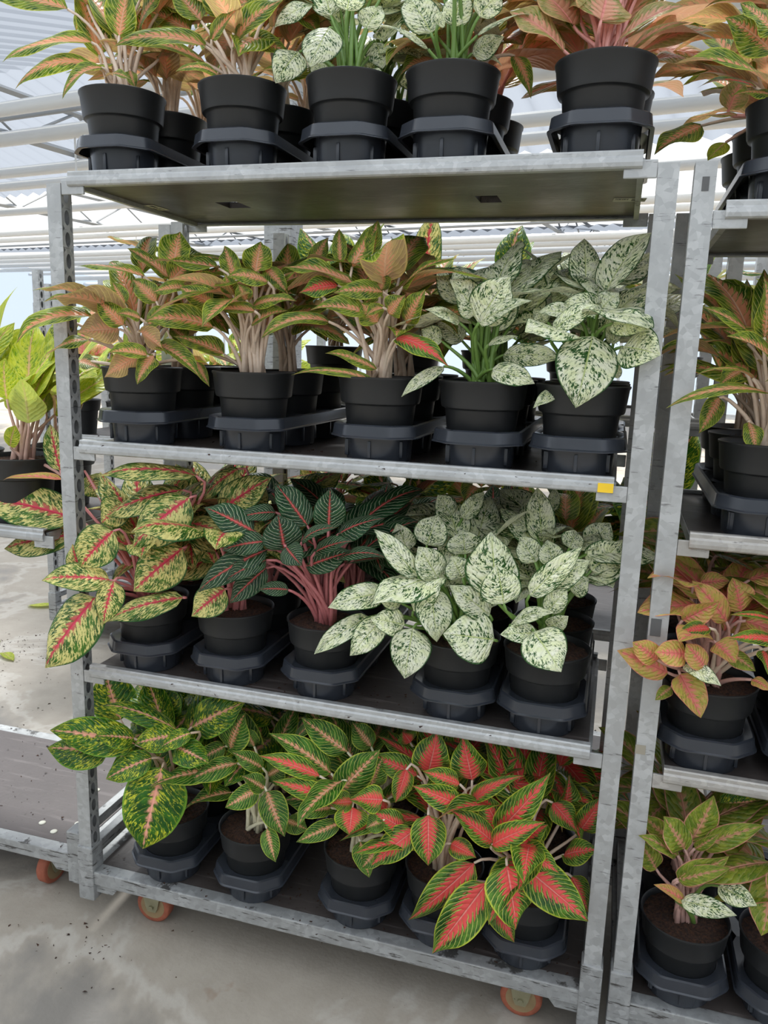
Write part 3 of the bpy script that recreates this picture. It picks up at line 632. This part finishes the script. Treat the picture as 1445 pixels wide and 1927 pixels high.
H['C3'] = [(5, 960, 362, 772, 268, 112, 'f', -.08, -.11), (5, 1160, 338, 1040, 178, 102, 'f', -.04, -.05), (5, 1240, 352, 1247, 198, 106, 'f', -.04, -.04), (5, 1075, 432, 1050, 298, 128, 'f', -.09, -.1), (5, 1280, 370, 1450, 310, 100, 'm', -.03, -.04), (5, 1140, 402, 1268, 345, 62, 'u', -.09, -.12), (5, 1000, 400, 838, 430, 80, 'm', -.1, -.14), (5, 1010, 430, 740, 587, 92, 'm', -.09, -.15, .2), (5, 1005, 470, 848, 545, 72, 'm', -.1, -.15),
  (5, 1005, 500, 865, 632, 82, 'f', -.08, -.12), (5, 1088, 582, 975, 580, 52, 'm', -.08, -.12), (5, 1080, 420, 1138, 490, 88, 'f', -.11, -.13), (5, 1280, 462, 1460, 455, 62, 'u', -.06, -.08), (5, 1160, 492, 1335, 435, 92, 'f', -.05, -.05), (5, 1040, 290, 900, 310, 62, 'm', -.04, -.08), (5, 1190, 440, 1330, 395, 70, 'm', -.07, -.08), (5, 960, 460, 830, 470, 70, 'm', -.05, -.09)]
H['C4'] = [(6, 445, 745, 262, 722, 165, 'f', -.11, -.15), (6, 215, 562, 237, 752, 120, 'f', -.09, -.13), (6, 150, 702, 118, 887, 135, 'f', -.12, -.16), (5, 1450, 592, 1238, 645, 98, 'm', -.08, -.14), (5, 1392, 685, 1185, 824, 72, 'm', -.09, -.15), (5, 1445, 690, 1320, 832, 92, 'f', -.1, -.14), (6, 165, 512, 10, 340, 80, 'f', -.08, -.1), (6, 105, 610, -10, 560, 80, 'f', -.08, -.12), (6, 120, 690, -5, 665, 95, 'f', -.1, -.13), (6, 150, 640, 255, 520, 72, 'f', -.1, -.11),
  (6, 240, 520, 170, 405, 102, 'f', -.07, -.08), (6, 430, 655, 285, 545, 92, 'f', -.09, -.11), (6, 200, 400, 240, 288, 112, 'f', .0, .02), (6, 340, 432, 330, 345, 112, 'f', -.01, .0), (6, 290, 290, 240, 215, 70, 'f', .08, .08), (6, 330, 300, 410, 205, 60, 'f', .06, .08), (6, 130, 420, 90, 320, 80, 'f', .02, .02), (6, 330, 520, 290, 440, 90, 'f', -.05, -.05)]
H['C5'] = [(6, 452, 582, 436, 350, 172, 'f', -.09, -.07, .05), (6, 480, 612, 455, 472, 132, 'f', -.12, -.12), (6, 575, 582, 766, 406, 80, 'f', -.08, -.08), (6, 640, 545, 795, 455, 92, 'f', -.06, -.06), (6, 590, 715, 690, 860, 152, 'f', -.11, -.15), (6, 600, 722, 468, 725, 72, 'm', -.1, -.13), (6, 505, 690, 658, 640, 60, 'u', -.1, -.13), (6, 640, 642, 712, 558, 72, 'f', -.07, -.07), (6, 645, 700, 715, 660, 62, 'f', -.07, -.09),
  (6, 620, 385, 603, 188, 92, 'f', .05, .08), (6, 595, 462, 540, 368, 82, 'f', -.02, -.01), (6, 660, 472, 640, 380, 82, 'f', -.02, -.01), (6, 720, 410, 745, 345, 82, 'f', .0, .02), (6, 800, 492, 912, 388, 122, 'f', .02, .02), (6, 790, 405, 870, 318, 92, 'f', .08, .1), (6, 660, 275, 668, 188, 42, 'f', .12, .14), (6, 575, 340, 503, 290, 70, 'f', .05, .06), (6, 720, 560, 790, 520, 90, 'f', .0, -.0)]
H['B1'] = [(7, 612, 410, 535, 724, 205, 'f', -.1, -.15, .08), (7, 510, 322, 188, 268, 118, 'm', -.09, -.17, .15), (7, 412, 350, 178, 335, 130, 'm', -.1, -.155, .1), (7, 505, 300, 360, 290, 80, 'm', -.1, -.17), (7, 572, 375, 398, 453, 92, 'm', -.1, -.15), (7, 665, 290, 508, 320, 92, 'm', -.1, -.14), (7, 720, 280, 602, 335, 62, 'm', -.1, -.13), (7, 660, 330, 788, 392, 98, 'm', -.1, -.14), (7, 665, 267, 385, 168, 72, 'u', -.05, -.1, .2),
  (7, 455, 228, 398, 48, 140, 'f', .05, .06), (7, 600, 235, 600, 85, 160, 'f', .08, .1), (7, 725, 257, 918, 165, 122, 'f', -.02, -.03)]
H['B2'] = [(7, 895, 395, 705, 468, 75, 'u', -.04, -.1, .33), (7, 870, 338, 925, 205, 110, 'u', .0, .0, .1), (7, 975, 490, 848, 562, 76, 'f', -.08, -.12), (7, 1008, 500, 1074, 672, 102, 'f', -.09, -.13), (7, 1000, 490, 912, 440, 62, 'm', -.08, -.1), (7, 1008, 640, 1040, 768, 62, 'f', -.11, -.14), (7, 1085, 610, 1162, 645, 66, 'm', -.05, -.08), (7, 990, 410, 878, 352, 62, 'm', -.05, -.08), (7, 850, 330, 720, 400, 70, 'm', .0, -.03), (7, 960, 330, 930, 260, 60, 'f', .0, .0), (7, 1010, 440, 1080, 400, 90, 'f', 0, 0)]
H['B3'] = [(7, 1250, 432, 1016, 280, 82, 'u', -.05, -.09, .18), (7, 1207, 442, 978, 362, 72, 'm', -.09, -.14, .15, 'red'), (7, 1242, 530, 1030, 460, 68, 'm', -.1, -.15, .15, 'red'), (7, 1250, 562, 1113, 582, 60, 'm', -.09, -.13), (7, 1312, 352, 1138, 222, 92, 'f', -.03, -.05), (7, 1280, 502, 1432, 345, 112, 'f', -.06, -.07), (7, 1282, 620, 1118, 692, 62, 'm', -.11, -.15), (7, 1330, 560, 1318, 665, 112, 'f', -.12, -.14, .1, 'red'), (7, 1445, 532, 1320, 530, 90, 'm', -.1, -.13, .15, 'red'),
  (7, 1360, 690, 1395, 826, 72, 'f', -.12, -.15), (7, 1445, 692, 1365, 792, 82, 'f', -.12, -.15), (7, 1330, 540, 1248, 545, 70, 'm', -.11, -.13, .1, 'red'), (7, 1400, 330, 1330, 240, 80, 'f', .0, .0), (7, 1445, 610, 1380, 640, 70, 'm', -.12, -.14), (7, 1400, 480, 1445, 370, 80, 'f', -.05, -.05)]
H['B4'] = [(8, 205, 415, 205, 600, 112, 'f', -.11, -.14), (8, 155, 470, -5, 600, 92, 'm', -.1, -.15), (8, 320, 378, 150, 308, 82, 'm', -.08, -.12), (8, 365, 287, 330, 130, 118, 'f', -.02, -.02), (8, 205, 258, 240, 110, 118, 'f', -.02, -.02), (8, 320, 302, 185, 255, 64, 'm', -.06, -.09), (8, 370, 362, 547, 268, 62, 'u', -.06, -.1), (8, 165, 270, -5, 190, 82, 'f', -.03, -.05), (8, 125, 250, 85, 370, 72, 'f', -.07, -.1), (8, 140, 150, 110, 110, 70, 'f', .05, .06),
  (8, 120, 470, 0, 400, 80, 'm', -.09, -.12), (8, 290, 520, 380, 570, 70, 'm', -.08, -.1), (8, 60, 410, -20, 330, 70, 'm', -.06, -.1)]
H['B5'] = [(8, 460, 472, 648, 270, 102, 'f', -.07, -.1), (8, 440, 522, 630, 440, 78, 'm', -.1, -.13), (8, 470, 470, 398, 335, 92, 'f', -.06, -.07), (8, 440, 512, 282, 393, 82, 'm', -.09, -.13), (8, 372, 590, 133, 798, 112, 'f', -.1, -.15), (8, 417, 665, 220, 920, 132, 'f', -.12, -.17), (8, 492, 600, 527, 838, 165, 'f', -.13, -.17), (8, 430, 720, 520, 880, 82, 'f', -.1, -.12), (8, 560, 608, 790, 802, 142, 'f', -.11, -.16), (8, 545, 530, 682, 625, 92, 'm', -.09, -.12),
  (8, 510, 510, 642, 450, 92, 'f', -.06, -.07), (8, 730, 640, 790, 770, 82, 'f', -.02, -.06), (8, 370, 650, 300, 620, 80, 'm', -.08, -.1), (8, 660, 370, 750, 475, 80, 'f', .0, -.02), (8, 760, 470, 838, 350, 80, 'f', .02, .02), (8, 700, 400, 720, 270, 90, 'f', .05, .06), (8, 700, 560, 830, 540, 80, 'm', -.02, -.05)]
H['R1'] = [(2, 1470, 330, 1105, 225, 105, 'm', -.05, -.1, .22), (2, 1460, 190, 1292, 60, 125, 'f', -.03, -.05), (2, 1470, 120, 1345, 10, 100, 'f', -.05, -.07), (2, 1445, 20, 1215, 15, 42, 'u', -.02, -.04), (2, 1400, 320, 1188, 312, 62, 'u', .02, .0, .2, 'red'), (2, 1330, 420, 1188, 430, 52, 'u', .03, .02, .1, 'blush'), (2, 1460, 350, 1315, 345, 52, 'm', -.04, -.08), (2, 1300, 400, 1350, 290, 90, 'f', .05, .05, .1, 'blush'), (2, 1200, 460, 1030, 556, 108, 'm', .2, .16, .1), (2, 1290, 520, 1225, 585, 60, 'm', .15, .12, .1, 'yellow')]
H['R2'] = [(9, 700, 625, 358, 420, 112, 'u', -.02, -.06, .12), (9, 800, 742, 532, 590, 140, 'm', -.06, -.12, .12), (9, 670, 845, 343, 822, 82, 'u', -.05, -.1, .28), (9, 765, 930, 168, 1002, 92, 'u', -.06, -.14, .2), (9, 475, 960, 358, 1166, 112, 'f', -.02, -.07), (9, 740, 605, 746, 248, 160, 'f', -.03, -.04), (9, 650, 1100, 692, 1290, 102, 'f', -.05, -.08), (9, 640, 640, 500, 560, 100, 'f', .05, .05), (9, 600, 800, 480, 880, 110, 'm', -.0, -.03)]
H['R3'] = [(10, 425, 985, 52, 820, 190, 'f', -.1, -.15), (10, 350, 890, 165, 755, 152, 'f', -.12, -.16), (10, 575, 850, 328, 830, 172, 'f', -.12, -.15), (10, 520, 1000, 678, 1328, 225, 'f', -.11, -.15), (10, 700, 940, 570, 770, 155, 'f', -.13, -.14), (10, 540, 592, 817, 450, 152, 'f', -.08, -.1), (10, 740, 650, 498, 682, 112, 'm', -.1, -.13, .1, 'red'), (10, 870, 602, 625, 295, 165, 'f', -.04, -.06), (10, 980, 525, 920, 270, 215, 'f', .0, .0), (10, 670, 310, 892, 290, 122, 'f', .02, .02),
  (10, 790, 760, 942, 912, 185, 'f', -.1, -.13), (10, 545, 925, 832, 1080, 125, 'm', -.12, -.16, .12, 'white'), (10, 1250, 745, 890, 720, 112, 'm', -.1, -.15, .12, 'red'), (10, 1250, 600, 900, 545, 62, 'u', -.08, -.13, .15, 'red'), (10, 1150, 820, 1190, 1010, 130, 'f', -.1, -.14, .1, 'red'), (10, 880, 830, 1090, 975, 125, 'm', -.08, -.11, .1, 'olive'), (10, 455, 1095, 333, 1192, 82, 'm', -.09, -.12, .1, 'olive'),
  (10, 1060, 1040, 1200, 1120, 90, 'u', -.08, -.1), (10, 560, 420, 600, 240, 150, 'f', .06, .08), (10, 500, 540, 420, 300, 150, 'f', .05, .07), (10, 800, 560, 720, 440, 150, 'f', -.02, -.02)]
H['R4'] = [(11, 745, 625, 588, 382, 200, 'f', -.06, -.08), (11, 785, 570, 962, 225, 190, 'f', -.04, -.05), (11, 880, 612, 1333, 445, 150, 'm', -.05, -.08), (11, 820, 622, 1003, 510, 72, 'm', -.07, -.1), (11, 700, 842, 1070, 685, 160, 'f', -.1, -.12), (11, 700, 862, 1082, 768, 112, 'm', -.1, -.14), (11, 690, 672, 413, 520, 112, 'm', -.06, -.1), (11, 645, 572, 430, 368, 132, 'f', -.02, -.04), (11, 532, 772, 400, 558, 142, 'f', -.04, -.06), (11, 742, 1010, 528, 888, 82, 'm', -.1, -.13, .1, 'coral'),
  (11, 718, 1008, 1130, 1116, 132, 'm', -.11, -.15, .1, 'white'), (11, 1000, 900, 1282, 1045, 150, 'f', -.08, -.12, .1, 'white'), (11, 1040, 800, 1228, 800, 122, 'm', -.03, -.05), (11, 1370, 790, 1330, 1275, 255, 'f', -.03, -.1), (11, 1000, 300, 1300, 260, 150, 'f', .05, .05, .1, 'mottled')]
H['L1'] = [(12, 62, 440, 35, 65, 200, 'f', 0, 0), (12, 260, 655, 198, 248, 285, 'b', -.02, -.04, .05), (12, 300, 420, 485, 85, 205, 'f', .05, .08), (12, 95, 862, 142, 678, 145, 'f', -.03, -.04), (12, 140, 540, 90, 300, 150, 'f', .06, .08), (12, 560, 1172, 12, 1152, 92, 'u', -.07, -.1, .1, 'coral'), (12, 420, 560, 330, 300, 160, 'f', .08, .1, .1, 'olive')]

# ---- the pots on the central trolley
YC = .094
ORD = ['first', 'second', 'third', 'fourth', 'fifth']
LV = [  # level key, surface z, zmax, level phrase, columns (x), kinds of the front, middle and rear rows
 ('T', HS['top']-.010, None, 'top shelf', [pix(233, 240, YC)[0], pix(457, 240, YC)[0], pix(660, 230, YC)[0], pix(849, 220, YC)[0], pix(1134, 200, YC)[0]],
  ['salmon', 'salmon', 'white', 'white', 'blush'], ['salmon', 'salmon', 'white', 'salmon', 'blush'], ['salmon', 'salmon', 'white', 'blush', 'blush']),
 ('S', HS['second']-.010, 1.875, 'second shelf', [pix(271, 790, YC)[0], pix(478, 800, YC)[0], pix(714, 820, YC)[0], pix(903, 840, YC)[0], 1.205],
  ['salmon', 'salmon', 'salmon', 'white', 'white'], ['salmon', 'salmon', 'salmon', 'white', 'white'], ['lime', 'salmon', 'salmon', 'white', 'white']),
 ('C', HS['third']-.010, 1.275, 'third shelf', [.184, .420, .659, .976, 1.173],
  ['valentine', 'valentine', 'pearl', 'white', 'white'], ['valentine', 'valentine', 'pearl', 'white', 'white'], ['valentine', 'pearl', 'pearl', 'pearl', 'salmon']),
 ('B', .172, .715, 'bottom deck', [.233, .475, .762, .971, 1.172],
  ['mottled', 'lime', 'lime', 'red', 'red'], ['mottled', 'mottled', 'lime', 'red', 'red'], ['mottled', 'mottled', 'red', 'red', 'red']),
]
seed = 1
for key, z, zmax, lev, xs, k1, k2, k3 in LV:
    for i, x in enumerate(xs):
        tray(x, YC, z, 3, 'slate grey pot tray, %s from the empty-decked trolley, %s' % (ORD[i], lev), 'pot trays of the central trolley')
        for row, kinds in enumerate((k1, k2, k3)):
            kd = kinds[i]; seed += 1; up = key == 'T'
            lab = '%s aglaonema, %s pot, %s from the empty-decked trolley, %s' % (VAR[kd][0], ('front', 'middle', 'rear')[row], ORD[i], lev)
            plant(kd, x, YC+row*TP, z+.006, lab, 'aglaonemas on the '+lev, H[key+str(i+1)] if row == 0 else (), (12, 17, 15)[row], seed, zmax,
                  back=(row == 0), upright=.6 if up else .5, stems=row < 2 or up)
# ---- the trolley cut by the picture edge
for key, z, x, kd, kd2, zm, lev, hk in (('R1', 1.825, 1.548, 'salmon', 'salmon', None, 'upper shelf', 'R1'), ('R2', 1.222, 1.566, 'salmon', 'salmon', 1.79, 'middle shelf', 'R2'), ('R3', .728, 1.508, 'coral', 'olive', 1.19, 'lower shelf', 'R3'), ('R4', .172, 1.516, 'olive', 'olive', .69, 'bottom deck', 'R4')):
    tray(x, YC, z, 3, 'slate grey pot tray on the %s of the cut-off trolley' % lev, 'pot trays of the cut-off trolley')
    for row in range(3):
        seed += 1; kk = kd if row == 0 else kd2
        plant(kk, x, YC+row*TP, z+.006, '%s aglaonema, %s pot, %s of the cut-off trolley' % (VAR[kk][0], ('front', 'middle', 'rear')[row], lev), 'aglaonemas on the cut-off trolley', H[hk] if row == 0 else (), (12, 14, 12)[row], seed, zm, back=row == 0)
    for row in range(1 if key == 'R4' else 2):
        seed += 1; xx = x+.205
        if row == 0: tray(xx, YC, z, 3, 'slate grey pot tray at the picture edge, %s of the cut-off trolley' % lev, 'pot trays of the cut-off trolley')
        plant(kd2, xx, YC+row*TP, z+.006, '%s aglaonema at the picture edge, %s row, %s of the cut-off trolley' % (VAR[kd2][0], ('front', 'middle')[row], lev), 'aglaonemas on the cut-off trolley', (), 12, seed, zm, back=False)
# ---- the shelf over the empty deck
for k, (x, y) in enumerate(((-.24, .16), (-.46, .2), (-.30, .40))):
    seed += 1
    plant('yellow', x, y, 1.075, ('bright lime aglaonema with pink stalks on the shelf over the empty deck', 'bright lime aglaonema further along the shelf over the empty deck', 'bright lime aglaonema behind the other on the shelf over the empty deck')[k], 'aglaonemas over the empty deck', H['L1'] if k == 0 else (), 8 if k == 0 else 11, seed, None, back=True, upright=.75, fillscale=1.1)
# ---- trolleys further back
def back_trolley(ox, oy, label, shelves, kinds, tag, n=5, fs=1., posts=(1, 1, 1, 1)):
    global seed
    trolley(ox, oy, label, posts)
    for j, z in enumerate(shelves):
        shelf(ox, oy, z, '%s of %s' % (('upper shelf', 'middle shelf', 'lower shelf')[j], tag))
        for i in range(n):
            seed += 1; kd = kinds[(i+j) % len(kinds)]
            plant(kd, ox+.16+i*(1.03/(max(n-1, 1))), oy+.14, z-.010, '%s aglaonema, %s along the %s of %s' % (VAR[kd][0], ORD[i], ('upper shelf', 'middle shelf', 'lower shelf')[j], tag), 'aglaonemas on '+tag, (), 15, seed, None, back=False, fillscale=fs*1.1, upright=.8)
back_trolley(.215, .75, 'plant trolley standing close behind the central one', [1.40, .76], ['mottled', 'valentine', 'mottled', 'salmon', 'lime'], 'the trolley close behind', 5, 1.05)
back_trolley(1.66, .75, 'plant trolley seen through the cut-off trolley', [1.40], ['olive', 'mottled', 'salmon'], 'the half-hidden trolley', 3)
back_trolley(-1.555, 1.80, 'plant trolley with slotted post standing on the sunlit floor', [1.10], ['coral', 'olive', 'yellow', 'salmon', 'yellow'], 'the trolley on the sunlit floor', 5, 1.05)
trolley(-2.14, 2.60, 'bare plant trolley far back on the sunlit floor')
# white flowering pots on a far shelf
fx, fy = -3.9, 4.6
trolley(fx, fy, 'plant trolley holding white flowering pots far back')
shelf(fx, fy, 1.33, 'shelf of white flowering pots far back')
def bloom_mesh(sd):
    r = random.Random(sd); m = MB()
    for k in range(22):
        a, e = r.uniform(0, 6.28), r.uniform(.5, 1.5); d = np.array([math.cos(a)*math.cos(e), math.sin(a)*math.cos(e), math.sin(e)]); b = np.array([0, 0, .16])+d*.05; t = b+d*.10
        sd_ = unit(np.cross(d, (.3, .2, 1)))*.02; mm = (b+t)/2+np.array([0, 0, .01])
        m.add([b, mm+sd_, t, mm-sd_], [(0, 1, 2), (0, 2, 3)])
    return m.mesh('bloom', FLOWER)
for i in range(6):
    p = thing('white_flower_pot', (fx+.15+i*.21, fy+.16, 1.320), 'pot of white flowers, %s along the far shelf' % (ORD+['sixth'])[i], 'potted plant', 'white flowering pots far back')
    link('pot', POTM, p); link('bloom', bloom_mesh(i), p)

# ------------------------------------------------------------------ small things on floor and deck
for k in range(5):
    a = bpy.data.objects.new('bolt_head', MB().lathe([(.010, 0), (.010, .0015), (.007, .003)], 14, close=True).mesh('bolt_head', PAPER, True)); COL.objects.link(a)
    a.parent = [o for o in bpy.data.objects if o.name.startswith('plant_trolley')][2]; a.location = ((1.27, .09, .1715), (1.24, .13, .1715), (1.20, .075, .1715), (1.14, .10, .1715), (1.18, .30, .1715))[k]
r = random.Random(3)
def fallen(x, y, a, L, kind, label):
    B = np.array([x, y, .006]); T = B+L*np.array([math.cos(a), math.sin(a), 0]); T[2] = .008
    lf = link('fallen_leaf', leaf_mesh(leaf_geo(B, T, L*.4, (0, 0, 1), .06, .2, .1, .05, .2, (.6, .9), r)-B*0, LEAF[kind])); lf['category'] = 'leaf'; lf['label'] = label; lf['group'] = 'leaves fallen on the floor'
fallen(-2.0, 2.15, .3, .19, 'yellow', 'lone green leaf lying on the sunlit floor')
fallen(-1.72, 1.62, 3.4, .20, 'lime', 'green leaf lying among swept soil on the sunlit floor')
fallen(-1.60, 1.50, -.5, .15, 'yellow', 'pale yellow leaf beside swept soil on the sunlit floor')
def crumbs(name, cx, cy, sx, sy, n, label, z=.0):
    m = MB()
    for _ in range(n):
        x, y, s = r.gauss(cx, sx), r.gauss(cy, sy), r.uniform(.002, .007)
        c = [(x+s*r.uniform(-1, 1), y+s*r.uniform(-1, 1), z+s*r.uniform(.0, .8)) for _ in range(4)]; m.add(c, [(0, 1, 2), (0, 2, 3), (0, 3, 1), (1, 3, 2)])
    o = link(name, m.mesh(name, SOIL)); o['kind'] = 'stuff'; o['label'] = label; o['category'] = 'soil'
crumbs('soil_crumbs', -1.68, 1.55, .18, .14, 260, 'brown soil crumbs swept together on the sunlit floor')
crumbs('soil_crumbs', -1.1, 1.2, .7, .5, 300, 'soil crumbs scattered over the sunlit floor')
crumbs('soil_crumbs', .05, -.12, .12, .08, 45, 'soil crumbs beside the front caster')
crumbs('soil_crumbs', .62, -.52, .05, .04, 60, 'soil crumbs on the aisle floor')
crumbs('soil_crumbs', -.55, .33, .25, .13, 90, 'soil crumbs on the faded brown deck', .1715)
for z, k in ((HS['second']-.010, 'second'), (HS['third']-.010, 'third')):
    crumbs('soil_crumbs', .62, .08, .36, .06, 160, 'soil crumbs along the front of the %s shelf' % k, z)
crumbs('soil_crumbs', .7, .09, .33, .05, 160, 'soil crumbs along the front of the bottom deck', .1715)
print('leaves', NLEAF[0], 'objects', len(bpy.data.objects))
